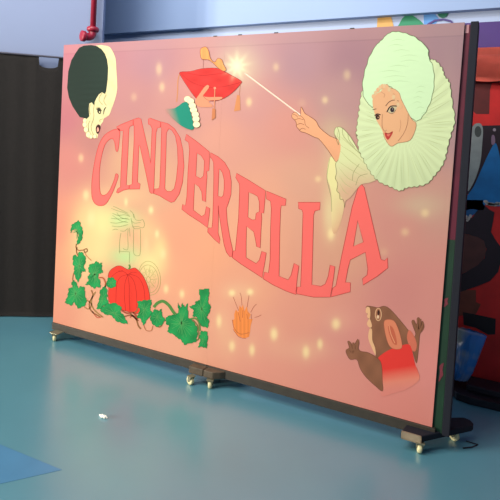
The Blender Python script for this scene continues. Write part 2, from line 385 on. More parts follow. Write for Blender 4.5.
LET['E2'] = (S(c6_, [(72, 20), (150, 65), (254, 130), (250, 180), (242, 270), (228, 268), (230, 300), (225, 380), (220, 487), (198, 478), (190, 430), (180, 385), (135, 352), (132, 450)]) + S(c7_, [(132, 235), (195, 272), (215, 250), (230, 195), (258, 205), (250, 260), (238, 325), (234, 362), (170, 320), (100, 275), (46, 235), (50, 195), (65, 190), (72, 120)]) + S(c6_, [(75, 400), (85, 300), (92, 120), (90, 85), (68, 48)]),
             [S(c6_, [(148, 138), (143, 295), (170, 312), (190, 310), (195, 270), (215, 260), (215, 200), (205, 165), (180, 150)])])
LET['L1'] = (S(c6_, [(259, 131), (382, 182), (378, 222), (352, 222), (347, 250), (342, 400)]) + S(c7_, [(338, 350), (395, 374), (413, 345), (432, 270), (462, 287), (452, 360), (444, 445), (444, 466), (380, 443), (300, 405), (238, 367), (247, 325), (272, 330), (282, 250), (285, 60)]) + S(c6_, [(290, 240), (285, 195), (259, 180)]), [])
LET['L2'] = (S8([(55, 72), (147, 72), (145, 103), (125, 108), (119, 125), (112, 415), (150, 422), (168, 412), (180, 380), (188, 333), (208, 340), (202, 390), (189, 467), (120, 467), (48, 453), (50, 425), (65, 424), (70, 300), (75, 115), (70, 103), (57, 98)]), [])
LET['A'] = (S8([(308, 0), (320, -2), (330, 10), (365, 160), (400, 310), (415, 315), (427, 303), (429, 345), (385, 380), (325, 417), (323, 390), (342, 375), (345, 350), (335, 280), (272, 312), (262, 350), (252, 405), (273, 407), (272, 445), (192, 466), (198, 430), (212, 420), (235, 300), (280, 90)]), [S8([(303, 148), (327, 238), (285, 255)])])
for k, (outl, holes) in LET.items():
    a = Art(); a.fill(outl, (252, 112, 104), holes=holes); a.k = 2
    a.line(outl, .55, (196, 70, 66), closed=True)
    for h in holes: a.k = 2; a.line(h, .55, (196, 70, 66), closed=True)
    a.build('painted_letter', 'painted red letter %s' % k[0])

# ---- profile head with half dark, half pale hair (top left)
a1 = (60, 40); a2 = (75, 85); q = 8.333
CREAM = (230, 216, 162); INK = (70, 66, 50)
def nearblend(fn): return fn
a = Art()
pale = T(a1, q, [(300, 46), (395, 50), (430, 80), (462, 150), (470, 250), (478, 400), (466, 460)]) + T(a2, q, [(350, 60), (330, 130), (305, 200), (285, 250), (240, 280), (235, 305), (215, 330), (212, 370), (195, 400), (185, 445), (160, 425), (145, 443), (110, 440), (90, 400), (72, 330), (70, 290), (85, 265), (70, 180), (150, 20)]) + T(a1, q, [(370, 400), (360, 120)])
a.fill(smooth_closed(pale, 2), CREAM, fine=3, fn=lambda x, y, C: C * (1 - .10 * (np.sin(x * 1.7 + y * .3) > .55))[..., None])
dark = T(a1, q, [(130, 110), (160, 65), (200, 47), (260, 42), (310, 52), (345, 75), (375, 115), (392, 160), (402, 230), (398, 330), (385, 430)]) + T(a2, q, [(262, 50), (250, 75), (225, 60), (200, 78), (180, 110), (165, 140), (160, 170), (140, 145), (120, 155), (115, 200), (120, 260), (100, 282), (75, 275), (40, 268), (18, 235), (-20, 178)]) + T(a1, q, [(75, 480), (60, 400), (70, 260), (95, 170)])
a.fill(dark, (33, 49, 41), fine=3, fn=lambda x, y, C: C * (1 + .12 * np.sin(x * 2 + np.cos(y)))[..., None])
for p in ([(225, 65), (206, 100), (203, 130), (232, 165)], [(165, 148), (156, 200), (158, 260), (150, 300)], [(262, 80), (240, 130), (262, 170)], [(130, 160), (120, 205), (130, 245)], [(150, 300), (135, 340), (140, 380), (160, 425)], [(125, 300), (112, 330), (118, 400)], [(235, 282), (208, 292), (212, 312)], [(175, 195), (195, 185), (215, 195)]):
    a.line(T(a2, q, p), .35, (150, 140, 90), layer=8)
a.fill(T(a2, q, ell(202, 218, 15, 24, 14, -.3)), (54, 50, 40), layer=8)
a.fill(T(a2, q, ell(207, 226, 5, 7, 10)), (232, 220, 170), layer=9)
a.line(T(a2, q, [(180, 205), (200, 192), (222, 214)]), .7, INK, layer=9)
a.line(T(a2, q, [(262, 182), (245, 205), (238, 245)]), 1.1, (60, 66, 50), layer=8, taper=True)
a.fill(T(a2, q, smooth_closed([(200, 328), (178, 345), (175, 380), (188, 408), (205, 385), (214, 350)])), (66, 30, 30), layer=8)
a.fill(T(a2, q, smooth_closed([(193, 352), (183, 370), (190, 392), (202, 375)])), (232, 160, 140), layer=9)
for i_, (x, y, r) in enumerate(((84, 296, 14), (82, 330, 16), (93, 372, 16), (112, 414, 17), (135, 430, 13), (166, 428, 13))):
    a.fill(T(a2, q, ell(x, y, r * 1.1, r * 1.3)), (246, 232, 180), layer=7 + .8 * i_); a.line(T(a2, q, ell(x, y, r * 1.1, r * 1.3)), .22, (190, 172, 115), closed=True, layer=7.4 + .8 * i_)
a.build('painted_profile_head', 'painted profile with dark and cream halves of hair')

# ---- cushion with slipper, hand and sleeve
b3 = (170, 45); q = 6.25
a = Art()
a.line(T(b3, q, [(62, 178), (50, 220), (48, 290), (42, 355)]), .9, (206, 136, 88)); a.line(T(b3, q, [(210, 90), (208, 145)]), .4, (150, 90, 80))
a.line(T(b3, q, [(440, 245), (432, 330)]), .5, (190, 120, 80))
a.fill(T(b3, q, [(420, 310), (438, 318), (440, 408), (400, 415)]), (216, 142, 92), fn=lambda x, y, C: C)
cush = smooth_closed(T(b3, q, [(62, 170), (130, 165), (200, 148), (290, 145), (340, 165), (380, 187), (446, 225), (440, 245), (400, 290), (340, 332), (280, 350), (200, 345), (165, 335), (110, 260), (75, 205)]), 3)
a.fill(cush, (222, 58, 54), fine=2, fn=lambda x, y, C: C * (1 + .16 * np.sin((x - 200) * .25) * np.cos((y - 80) * .4))[..., None])
a.line(cush, .4, (150, 50, 46), closed=True)
a.line(T(b3, q, [(75, 185), (140, 235), (230, 262), (320, 262), (380, 250), (440, 235)]), .4, (176, 44, 44)); a.line(T(b3, q, [(110, 175), (200, 190), (300, 180), (350, 172)]), .4, (180, 44, 44))
a.fill(smooth_closed(T(b3, q, [(235, 250), (246, 262), (228, 290), (208, 318), (245, 326), (325, 325), (312, 343), (242, 352), (270, 385), (190, 387), (165, 372), (160, 345), (190, 300), (215, 265)]), 3), (228, 150, 114), fine=3)
a.line(T(b3, q, [(205, 318), (240, 345), (300, 345)]), .35, (170, 90, 70))
slip = smooth_closed(T(b3, q, [(190, 50), (195, 22), (225, 12), (243, 38), (255, 85), (280, 108), (300, 84), (325, 92), (335, 120), (352, 155), (330, 162), (295, 137), (270, 112), (240, 92), (200, 88)]), 3)
a.fill(slip, (230, 158, 92), fine=2, fn=lambda x, y, C: C * (1 + .1 * np.sin(x * 1.1))[..., None]); a.line(slip, .4, (150, 80, 60), closed=True)
a.line(T(b3, q, [(282, 270), (280, 340), (278, 395)]), .8, (232, 150, 110)); a.fill(T(b3, q, [(266, 395), (286, 400), (286, 455), (262, 470)]), (206, 128, 84)); a.fill(T(b3, q, ell(282, 270, 8, 8)), (240, 150, 120))
z2 = (160, 30)
def sleeve(x, y, C):
    k = np.clip(((x - 166) / 12 + (126 - y) / 40 - .3), 0, 1)[..., None]; return bg(x, y, False) * (1 - k) + C * k
a.fill(smooth_closed(T(z2, 4, [(20, 316), (60, 313), (105, 286), (122, 325), (136, 396), (95, 388), (58, 360), (35, 335)]), 3), (30, 140, 116), fine=1.2, fn=sleeve)
for i_, (x, y) in enumerate(((112, 277), (124, 285), (131, 303), (136, 320), (143, 338), (146, 356), (148, 378))):
    a.fill(T(z2, 4, ell(x, y, 14, 12)), (246, 236, 190), layer=24 + .8 * i_); a.line(T(z2, 4, ell(x, y, 14, 12)), .22, (206, 186, 140), closed=True, layer=24.4 + .8 * i_)
a.build('painted_slipper_cushion', 'painted red cushion with an orange slipper, held by a hand with a green sleeve')

# ---- woman with the tall pale wig, ruff, cuff and wand
b6 = (350, 30); b8 = (345, 110); b5 = (290, 95); b7 = (360, 75); zz = (320, 80)
RUFF = (222, 236, 182); RLINE = (150, 160, 104)
a = Art()
def tail(x, y, C):
    k = np.clip((y - 185) / 50, 0, 1)[..., None]; return C * (1 - k) + bg(x, y, False) * k
a.fill(smooth_closed(T(zz, 3.571, [(35, 278), (60, 285), (62, 360), (80, 425), (86, 455), (70, 520), (52, 550), (42, 520), (40, 400), (25, 345)]), 3), (236, 226, 160), fine=2, fn=tail, layer=1)
a.line(T(zz, 3.571, [(35, 280), (25, 345), (33, 390), (40, 420), (42, 470)]), .4, RLINE, layer=2)
skin = (240, 172, 128)
a.line([(244.5, 73), (301, 115.5)], 1.5, (246, 206, 180), smooth=False, layer=3); a.line([(246, 74), (301, 115.2)], .5, (255, 240, 220), smooth=False, layer=4)
hand = T(b5, 5, [(255, 238), (240, 340), (190, 275), (145, 220), (125, 212), (80, 190), (55, 183), (45, 172), (33, 158), (32, 140), (24, 125), (10, 112), (12, 94), (30, 86), (52, 106), (55, 60), (64, 72), (75, 92), (100, 108), (130, 130), (150, 165), (200, 205)])
hs = smooth_closed(hand, 3); a.fill(hs, skin, layer=5, fine=4, fn=lambda x, y, C: C * (1 - .04 * ((y - 95 - (x - 290) * .9) > 18))[..., None]); a.line(hs, .45, (140, 84, 60), closed=True, layer=6)
for p in ([(24, 125), (45, 118), (68, 124)], [(32, 152), (52, 142), (72, 150)], [(48, 176), (62, 166), (78, 172)], [(55, 106), (72, 122), (78, 150), (96, 166)], [(14, 98), (28, 100), (40, 112)]): a.line(T(b5, 5, p), .4, (140, 84, 60), layer=7)
cuff = T(zz, 3.571, [(52, 192), (54, 175), (62, 168), (80, 172), (110, 205), (145, 265), (175, 312), (205, 350), (180, 366), (150, 372), (130, 392), (110, 418), (92, 432), (88, 452), (82, 428), (66, 400), (58, 350), (55, 300), (66, 285), (74, 232)])
def soft(x, y, C):
    k = np.clip((y - 160) / 42, 0, .75)[..., None]; return C * (1 - k) + bg(x, y, False) * k
a.fill(smooth_closed(cuff, 3), (222, 226, 168), layer=8, fine=3, fn=soft)
a.line(T(zz, 3.571, [(66, 232), (52, 192), (54, 175), (62, 168), (80, 172), (110, 205), (145, 265), (175, 312), (205, 350)]), .4, (140, 140, 90), layer=9)
a.line(T(zz, 3.571, [(66, 285), (56, 300), (60, 330), (55, 350), (64, 370), (60, 395), (70, 405), (72, 425), (84, 428), (88, 455)]), .45, (130, 120, 80), layer=9)
for p in ([(80, 172), (84, 200), (112, 232), (142, 262)], [(62, 168), (70, 196), (66, 232)], [(100, 192), (104, 214), (124, 240)], [(140, 300), (120, 330), (116, 360)], [(170, 335), (140, 345), (128, 376)]):
    a.line(T(zz, 3.571, p), .4, (140, 142, 92), layer=9)
for p in ([(70, 200), (100, 225), (140, 262)], [(72, 232), (120, 262), (160, 300)], [(72, 252), (110, 290), (170, 330)], [(66, 290), (110, 320), (165, 350)], [(66, 310), (100, 350), (140, 368)], [(68, 340), (90, 370), (120, 388)], [(66, 180), (62, 200), (74, 215)], [(90, 190), (80, 215)], [(72, 370), (85, 395), (105, 410)]):
    a.line(T(zz, 3.571, p), .45, (180, 182, 122), layer=9, taper=True)
# ruff with a scalloped rim
rf = T(b6, 4.545, [(60, 270), (48, 330), (38, 380), (33, 440), (31, 480)]) + T(b8, 4.348, [(52, 110), (60, 160), (75, 205), (100, 255), (130, 292), (165, 320), (205, 338), (240, 348), (270, 338), (310, 333), (355, 318), (385, 292), (415, 252), (435, 205), (450, 150), (465, 90)]) + T(b6, 4.545, [(474, 400), (462, 300), (450, 240), (430, 212), (420, 175), (390, 145), (360, 140), (300, 200), (100, 200)])
rs = smooth_closed(rf, 6); n = len(rs); out_ = []
cx, cy = 402, 130
for i, (x, y) in enumerate(rs):
    r = math.hypot(x - cx, y - cy); k = 1 + (.9 / r) * (abs(math.sin(i * .95)) * 2 - 1 + .5 * math.sin(i * .37)); out_.append((cx + (x - cx) * k, cy + (y - cy) * k))
def ruffcol(x, y, C):
    an = np.arctan2(y - cy, x - cx); k = (.5 + .5 * np.sin(an * 34 + np.sin(an * 7)))[..., None] * .10
    yy = np.clip((y - 150) / 60, 0, .5)[..., None]
    return (C * (1 - k)) * (1 - yy * .2)
a.fill(out_, RUFF, layer=10, fine=1.6, fn=ruffcol); a.line(out_, .45, (128, 132, 92), closed=True, layer=11)
random.seed(9)
fc = (402, 128)
for i in range(46):
    an = math.pi * (-.28 + 1.42 * i / 45) + random.uniform(-.03, .03)
    c_, s_ = math.cos(an), math.sin(an); r0 = random.uniform(26, 32) * (1 if s_ > 0 else .9); 
    # distance to rim in this direction
    best = min(out_, key=lambda p: abs(math.atan2((p[1] - fc[1]), (p[0] - fc[0])) - math.atan2(s_, c_)) + (5 if (p[0] - fc[0]) * c_ + (p[1] - fc[1]) * s_ < 0 else 0))
    rr = math.hypot(best[0] - fc[0], best[1] - fc[1])
    if rr < r0 + 6: r0 = rr - 12
    r1 = rr - random.uniform(1, 9); bend = random.uniform(-.05, .05)
    p = [(fc[0] + r * math.cos(an + bend * (r - r0) / 20), fc[1] + r * math.sin(an + bend * (r - r0) / 20)) for r in (r0, (r0 + r1) / 2, r1)]
    a.line(p, random.uniform(.35, .6), random.choice([(192, 204, 148), (204, 214, 160), (182, 194, 140)]), layer=11, taper=True)
wig = smooth_closed(T(b6, 4.545, [(145, 45), (170, 20), (200, 8), (240, 12), (290, 30), (330, 60), (355, 90), (358, 125), (375, 160), (383, 210), (380, 270), (365, 330), (340, 380), (310, 412), (280, 400), (240, 340), (210, 280), (170, 255), (130, 275), (108, 300), (104, 352), (80, 330), (62, 300), (58, 240), (70, 180), (90, 120), (118, 72)]), 5)
wig = [(x + .35 * math.sin(i * 1.3), y + .35 * math.cos(i * 1.7)) for i, (x, y) in enumerate(wig)]
face = smooth_closed(T(b7, 6.67, [(86, 160), (105, 130), (140, 110), (155, 85), (180, 62), (200, 85), (232, 95), (262, 120), (275, 160), (300, 210), (325, 260), (350, 300), (375, 325), (365, 380), (335, 435), (280, 450), (250, 455), (215, 476), (190, 462), (165, 420), (150, 372), (130, 335), (108, 295), (95, 240), (86, 200)]), 3)
a.fill(wig, (214, 242, 192), layer=12, fine=2.5, fn=lambda x, y, C: C * (1 - .010 * (1 + np.sin(y * .9 + np.sin(x * .2) * 1.5)))[..., None]); a.line(wig, .55, (110, 122, 84), closed=True, layer=13)
for i in range(16):
    y_ = 40 + i * 5.2; hw = 26 - abs(i - 9) * 1.3; x_ = 402 + random.uniform(-14, 10)
    if y_ > 84: x_ = 420 + random.uniform(-3, 6); hw = 9
    a.line([(x_ - hw * .5, y_ + 1.2), (x_, y_ - .6), (x_ + hw * .5, y_ + .8)], .5, (186, 216, 160), layer=13, taper=True)
for i in range(13):
    t = i / 12; x_ = 373.5 + 27 * t; y_ = 96.5 - 12 * math.sin(math.pi * min(1, t * 1.15)) + 10 * t * t
    a.fill(ell(x_, y_, 1.7, 2.3, 12), (228, 194, 148) if i % 2 else (232, 182, 136), layer=15.2 + .3 * i)
a.fill(face, (234, 178, 132), layer=14, fine=2.5, fn=lambda x, y, C: C * (1 - .05 * np.clip((x - 404) / 8, 0, 1))[..., None]); a.line(face[8:60], .35, (160, 104, 74), smooth=False, layer=15)
L = (96, 62, 50)
for p, wd, c in (([(172, 207), (195, 180), (225, 168), (258, 174)], .6, (90, 56, 46)), ([(85, 232), (110, 226)], .6, (70, 44, 40)), ([(150, 262), (148, 310), (150, 350), (166, 376), (178, 366)], .4, (150, 92, 66)),
                 ([(322, 262), (318, 320), (295, 385), (255, 440)], .4, (160, 104, 74)), ([(180, 248), (205, 210), (254, 208)], 1.1, (50, 36, 40)), ([(190, 250), (218, 258), (240, 232)], .4, (80, 54, 50)),
                 ([(98, 272), (116, 260), (138, 266)], 1.0, (50, 36, 36)), ([(172, 388), (195, 392), (216, 380)], .45, (120, 40, 40)), ([(270, 300), (272, 340), (262, 380)], .3, (190, 130, 96)), ([(140, 112), (165, 130), (160, 150)], .3, (180, 120, 90)), ([(200, 88), (215, 120), (235, 130)], .3, (180, 120, 90))):
    a.line(T(b7, 6.67, p), wd, c, layer=17)
a.fill(T(b7, 6.67, smooth_closed([(188, 244), (208, 214), (246, 214), (232, 244), (208, 254)])), (206, 190, 150), layer=15)
a.fill(T(b7, 6.67, ell(216, 232, 14, 17)), (56, 44, 50), layer=16); a.fill(T(b7, 6.67, ell(219, 227, 3, 4)), (170, 160, 150), layer=17)
a.fill(T(b7, 6.67, ell(118, 281, 14, 17)), (62, 40, 36), layer=16); a.fill(T(b7, 6.67, ell(122, 283, 4, 5)), (190, 150, 110), layer=17)
a.fill(T(b7, 6.67, smooth_closed([(165, 384), (190, 389), (220, 376), (210, 405), (188, 432), (172, 415)])), (196, 66, 60), layer=16); a.fill(T(b7, 6.67, smooth_closed([(180, 396), (205, 390), (190, 410)])), (226, 120, 100), layer=17)
a.build('painted_wigged_woman', 'painted woman in a tall pale wig and ruff holding a wand')

# ---- horse and wheel of the coach, in outline
d3 = (100, 200); q = 7.143; a = Art(); GL = (146, 158, 98)
for p in ([(90, 95), (130, 110), (175, 105), (215, 118)], [(82, 60), (120, 75), (170, 90), (210, 110)], [(95, 45), (140, 65), (200, 95)], [(80, 130), (130, 135), (200, 130)], [(75, 160), (120, 165), (190, 150)], [(85, 185), (140, 190), (200, 175)], [(215, 75), (235, 95), (240, 125)], [(240, 100), (255, 140), (290, 145), (305, 140), (318, 170), (312, 195), (295, 198), (270, 190), (232, 192)],
          [(225, 150), (250, 165), (290, 160)], [(90, 215), (110, 208), (130, 212)], [(145, 220), (175, 222), (200, 205), (198, 250), (200, 345), (182, 355), (165, 345)], [(222, 130), (232, 180), (245, 205)], [(240, 210), (240, 365), (250, 392), (270, 398), (288, 375), (290, 210)], [(240, 205), (290, 205)], [(150, 235), (140, 300), (140, 380)], [(135, 365), (210, 370)], [(212, 370), (210, 450)], [(210, 200), (215, 260)], [(120, 90), (150, 125), (210, 140)], [(90, 110), (150, 150), (200, 160)]):
    a.line(T(d3, q, p), .42, GL, layer=1)
d4 = (95, 255)
for rx, ry, cx_, cy_ in ((78, 122, 390, 165), (68, 100, 385, 170), (14, 20, 382, 175)):
    a.line(T(d4, q, ell(cx_, cy_, rx, ry, 30, -.15)), .4, (170, 160, 88), closed=True, layer=2)
for i in range(9):
    t = i * math.tau / 9; a.line(T(d4, q, [(382 + 16 * math.cos(t), 175 + 22 * math.sin(t)), (383 + 62 * math.cos(t), 171 + 94 * math.sin(t))]), .35, (176, 166, 92), layer=2); a.line(T(d4, q, ell(384 + 42 * math.cos(t + .3), 172 + 62 * math.sin(t + .3), 9, 12, 10)), .25, (184, 174, 98), closed=True, layer=2)
a.build('painted_horse_and_wheel', 'faint outline of a painted horse and coach wheel')

# ---- pumpkin
a = Art(); a.k = 2; pk = smooth_closed(T(d4, q, [(95, 150), (110, 110), (150, 82), (185, 78), (225, 100), (245, 103), (280, 92), (305, 105), (340, 145), (370, 205), (388, 270), (392, 320), (385, 370), (330, 410), (290, 418), (240, 405), (180, 385), (110, 345), (95, 290), (100, 220)]), 3)
a.fill(pk, (244, 62, 46), fine=3, fn=lambda x, y, C: C * (1 - .10 * np.exp(-((x - 131) / 3) ** 2))[..., None]); a.line(pk, .5, (150, 56, 40), closed=True)
for p in ([(235, 140), (215, 200), (210, 280), (220, 400)], [(235, 140), (245, 220), (245, 300), (250, 400)], [(238, 140), (275, 180), (295, 260), (300, 380)], [(235, 138), (180, 160), (155, 220), (150, 340)], [(240, 135), (310, 160), (350, 240), (360, 380)], [(165, 112), (205, 118), (235, 140)], [(240, 138), (270, 122), (300, 128)], [(115, 160), (150, 128), (200, 110)]):
    a.line(T(d4, q, p), .5, (186, 40, 34), layer=5)
a.line(T(d4, q, [(240, 100), (250, 88), (244, 68)]), 1.6, (96, 140, 66), layer=5)
a.build('painted_pumpkin', 'painted red pumpkin')

# ---- ivy
d1 = (60, 215); d2 = (60, 255); d5 = (130, 285); q5 = 5.882
a = Art(); VB = (156, 104, 62); VG = (70, 130, 62)
for o_, s_, p, wd, c in ((d1, q, [(118, 205), (115, 230), (128, 250), (165, 250), (190, 240), (195, 258), (178, 266), (172, 250)], .7, VB), (d1, q, [(176, 262), (190, 290), (225, 325)], .5, (200, 130, 80)), (d1, q, [(100, 410), (92, 450), (95, 490)], .7, VB), (d1, q, [(122, 230), (118, 262), (130, 290)], .8, VB),
                         (d2, q, [(225, 250), (235, 290), (210, 345), (225, 400), (285, 440)], .9, VB), (d2, q, [(255, 262), (225, 320), (240, 385), (310, 445)], .9, (170, 130, 76)), (d2, q, [(175, 370), (205, 385), (225, 350), (190, 320)], .8, (176, 128, 80)), (d2, q, [(280, 160), (310, 165), (325, 200), (320, 240)], .9, (190, 90, 50)), (d2, q, [(335, 200), (320, 250), (345, 300)], .8, VG),
                         (d2, q, [(230, 400), (265, 445), (300, 440)], .6, (200, 90, 70)), (d2, q, [(440, 395), (480, 415), (520, 410), (560, 450)], 1.2, (170, 80, 56)), (d2, q, [(460, 440), (510, 430), (560, 470)], 1.0, (150, 90, 60)), (d5, q5, [(0, 165), (35, 200), (50, 240), (65, 258)], 1.0, VB), (d5, q5, [(0, 190), (20, 180), (45, 200)], .9, (180, 90, 60)), (d5, q5, [(80, 232), (95, 265), (125, 268), (135, 240)], .6, (190, 120, 80)),
                         (d5, q5, [(140, 130), (162, 106), (195, 95), (228, 118), (250, 150), (266, 172)], 2.2, (86, 140, 68)), (d5, q5, [(150, 240), (180, 245), (200, 212), (222, 212)], .8, (130, 110, 60)), (d5, q5, [(345, 205), (380, 195), (405, 218), (412, 270)], 1.3, (110, 136, 70)), (d5, q5, [(370, 205), (398, 240), (405, 310), (385, 330)], .9, (130, 120, 70)), (d5, q5, [(50, 120), (40, 150), (20, 165)], .9, VB)):
    a.line(T(o_, s_, p), wd * 1.35, c, layer=7)
LEAVES = [(d1, q, [(76, 130), (80, 95), (88, 65), (120, 50), (133, 36), (148, 60), (145, 75), (160, 90), (164, 130), (155, 180), (135, 205), (118, 212), (125, 180), (136, 150), (130, 112), (115, 100), (92, 104)]),
          (d1, q, [(95, 290), (112, 283), (125, 300), (138, 262), (165, 270), (186, 310), (180, 345), (170, 360), (183, 406), (160, 400), (145, 450), (128, 480), (110, 440), (100, 410), (105, 370), (92, 350)]),
          (d2, q, [(205, 88), (215, 65), (240, 62), (262, 43), (280, 60), (301, 55), (298, 90), (307, 127), (280, 130), (272, 155), (290, 190), (288, 235), (265, 225), (245, 240), (215, 215), (180, 210), (205, 185), (200, 150), (218, 135), (205, 115)]),
          (d2, q, [(65, 235), (90, 232), (83, 195), (100, 178), (122, 205), (130, 238), (150, 222), (178, 232), (178, 280), (192, 332), (175, 365), (128, 382), (105, 335), (80, 362), (35, 337), (52, 305), (60, 270)]),
          (d2, q, [(335, 190), (348, 160), (385, 162), (404, 190), (396, 228), (360, 237), (336, 220)]),
          (d2, q, [(288, 250), (320, 222), (340, 255), (333, 300), (348, 345), (310, 362), (290, 388), (262, 382), (275, 340), (285, 300)]),
          (d2, q, [(300, 372), (340, 348), (400, 342), (445, 378), (430, 400), (462, 440), (486, 492), (440, 485), (400, 470), (372, 432), (320, 422), (288, 395)]),
          (d5, q5, [(45, 92), (65, 95), (85, 88), (128, 88), (126, 115), (118, 140), (132, 165), (108, 195), (78, 238), (66, 200), (40, 188), (60, 150), (48, 120)]),
          (d5, q5, [(128, 165), (148, 140), (168, 152), (187, 140), (188, 175), (208, 205), (185, 237), (155, 246), (130, 225), (118, 195)]),
          (d5, q5, [(212, 190), (235, 178), (258, 175), (285, 165), (284, 105), (298, 135), (309, 105), (322, 130), (340, 108), (342, 190), (365, 205), (382, 225), (398, 255), (396, 300), (388, 335), (350, 342), (320, 352), (302, 322), (282, 312), (265, 296), (220, 272), (232, 240), (212, 228)]),
          (d5, q5, [(408, 25), (466, 22), (465, 60), (458, 95), (477, 130), (465, 165), (452, 185), (467, 215), (456, 252), (418, 238), (405, 210), (395, 190), (368, 182), (377, 150), (350, 125), (382, 116), (388, 95), (412, 88)]),
          (d5, q5, [(420, 268), (456, 275), (458, 320), (450, 372), (425, 362), (400, 366), (415, 330), (408, 300)])]
def jag(P):
    out = []; n = len(P)
    for i in range(n):
        (x0, y0), (x1, y1) = P[i], P[(i + 1) % n]; L_ = math.hypot(x1 - x0, y1 - y0); out.append((x0, y0))
        if L_ > 3:
            nx_, ny_ = (y1 - y0) / L_, -(x1 - x0) / L_
            out.append((x0 + (x1 - x0) * .42 - nx_ * .5, y0 + (y1 - y0) * .42 - ny_ * .5)); out.append((x0 + (x1 - x0) * .55 + nx_ * .35, y0 + (y1 - y0) * .55 + ny_ * .35))
    return out
for o_, s_, p in LEAVES:
    P = jag(T(o_, s_, p)); cxx = sum(v[0] for v in P) / len(P); cyy = sum(v[1] for v in P) / len(P)
    a.fill(P, (34, 150, 78), layer=8, fine=1.5, fn=lambda x, y, C: C * (1 + .14 * np.sin(x * .37 + y * .21) + .08 * np.sin(y * .5 - x * .23))[..., None]); a.line(P, .3, (30, 120, 64), closed=True, layer=9)
    for v in P[::3]: a.line([(cxx, cyy), ((cxx + v[0] * 2) / 3, (cyy + v[1] * 2) / 3)], .35, (92, 172, 96), layer=10)
a.build('painted_ivy', 'painted green ivy leaves on brown stems')

# ---- crown
d6 = (215, 280); q6 = 7.7; a = Art()
a.fill(T(d6, q6, [(133, 310), (150, 300), (148, 265), (160, 228), (180, 248), (190, 195), (205, 215), (215, 190), (226, 240), (246, 200), (252, 240), (275, 265), (262, 300), (290, 300), (275, 350), (270, 400), (262, 438), (225, 450), (180, 432), (145, 390)]), (244, 142, 72), fine=1.2, fn=lambda x, y, C: C * (1 - .1 * np.sin(x * 1.6))[..., None], layer=1)
for p in ([(140, 130), (182, 235)], [(192, 98), (202, 125), (208, 195)], [(262, 118), (247, 210)], [(320, 185), (296, 210), (275, 250)], [(358, 268), (330, 282), (305, 288)], [(133, 305), (148, 370), (195, 415), (265, 405)], [(140, 380), (185, 438), (240, 450)], [(215, 230), (212, 290)], [(245, 260), (250, 300)], [(180, 250), (195, 320)], [(280, 262), (280, 300)]):
    a.line(T(d6, q6, p), .4, (176, 86, 62), layer=2)
a.build('painted_crown', 'painted orange crown')

# ---- mouse
d7 = (340, 300); q7 = 5; a = Art(); BR = (146, 96, 70)
def mouse(x, y, C): return C * (1 + .12 * np.sin(x * .35 + 1) * np.cos(y * .22))[..., None]
body = smooth_closed(T(d7, q7, [(130, 35), (160, 32), (190, 38), (220, 30), (250, 45), (300, 100), (345, 155), (368, 185), (378, 170), (370, 145), (358, 108), (370, 100), (383, 122), (386, 90), (398, 90), (402, 112), (414, 105), (421, 132), (412, 155), (400, 170), (395, 220), (385, 310), (375, 300), (355, 240), (310, 250), (240, 260), (190, 295), (178, 275), (165, 235), (155, 190), (150, 140), (145, 100)]), 3)
a.fill(body, BR, fine=2.5, fn=mouse, layer=1); a.line(body, .3, (104, 62, 50), closed=True, layer=2)
a.fill(smooth_closed(T(d7, q7, [(345, 150), (365, 170), (383, 215), (380, 250), (365, 256), (345, 225), (335, 185)])), (220, 118, 92), layer=3)
vest = smooth_closed(T(d7, q7, [(188, 292), (240, 252), (310, 226), (345, 222), (360, 250), (375, 320), (388, 350), (396, 400), (335, 445), (270, 465), (205, 478), (212, 380), (198, 325)]), 3)
def vf(x, y, C):
    k = np.clip((y - (370 - (x - 380) * .15)) / 14, 0, 1)[..., None] * .85
    C = C * (1 - k) + np.array(lin((238, 150, 124))) * k
    k = np.clip((y - (382 - (x - 380) * .12)) / 10, 0, 1)[..., None]
    return C * (1 - k) + bg(x, y, False) * k
a.fill(vest, (236, 62, 54), fine=1.5, fn=vf, layer=4)
arm = smooth_closed(T(d7, q7, [(30, 250), (46, 238), (38, 208), (48, 206), (68, 226), (88, 195), (96, 215), (92, 240), (105, 256), (140, 262), (188, 290), (208, 325), (212, 400), (214, 455), (180, 432), (130, 385), (100, 340), (85, 297), (52, 297), (34, 272)]), 3)
a.fill(arm, BR, fine=2.5, fn=mouse, layer=5); a.line(arm, .3, (104, 62, 50), closed=True, layer=6)
ear = smooth_closed(T(d7, q7, [(220, 110), (238, 97), (270, 104), (290, 140), (305, 190), (310, 235), (290, 246), (260, 240), (240, 215), (225, 160)]))
a.fill(ear, (228, 136, 100), layer=5); a.line(ear, .3, (176, 90, 70), closed=True, layer=6)
a.fill(smooth_closed(T(d7, q7, [(240, 130), (262, 135), (278, 175), (285, 222), (265, 215), (248, 175)])), (206, 104, 76), layer=6)
a.line(T(d7, q7, [(245, 125), (255, 170), (275, 215)]), .8, (236, 160, 120), layer=7)
for p in ([(133, 36), (148, 38), (152, 62), (149, 92), (136, 84), (138, 68), (129, 60)], [(144, 96), (150, 95), (160, 128), (150, 138), (135, 120)], [(148, 145), (160, 148), (162, 200), (176, 240), (178, 275), (160, 240), (142, 190)]):
    a.fill(smooth_closed(T(d7, q7, p)), (240, 186, 138), layer=5)
a.line(T(d7, q7, ell(192, 72, 15, 31)), .8, (232, 180, 136), closed=True, layer=6); a.fill(T(d7, q7, ell(192, 72, 13, 28)), (170, 110, 80), layer=5)
a.fill(T(d7, q7, ell(193, 63, 6, 13)), (70, 40, 34), layer=7); a.fill(T(d7, q7, ell(190, 84, 6, 9)), (240, 200, 160), layer=7)
for p, wd in (([(66, 264), (36, 246)], 2.0), ([(68, 260), (44, 208)], 2.0), ([(74, 256), (66, 212)], 2.0), ([(82, 252), (92, 200)], 1.8), ([(388, 155), (362, 110)], 1.8), ([(392, 145), (388, 92)], 2.0), ([(396, 145), (402, 94)], 2.0), ([(400, 155), (417, 118)], 2.0)):
    a.line(T(d7, q7, p), wd, BR, smooth=False, layer=7)
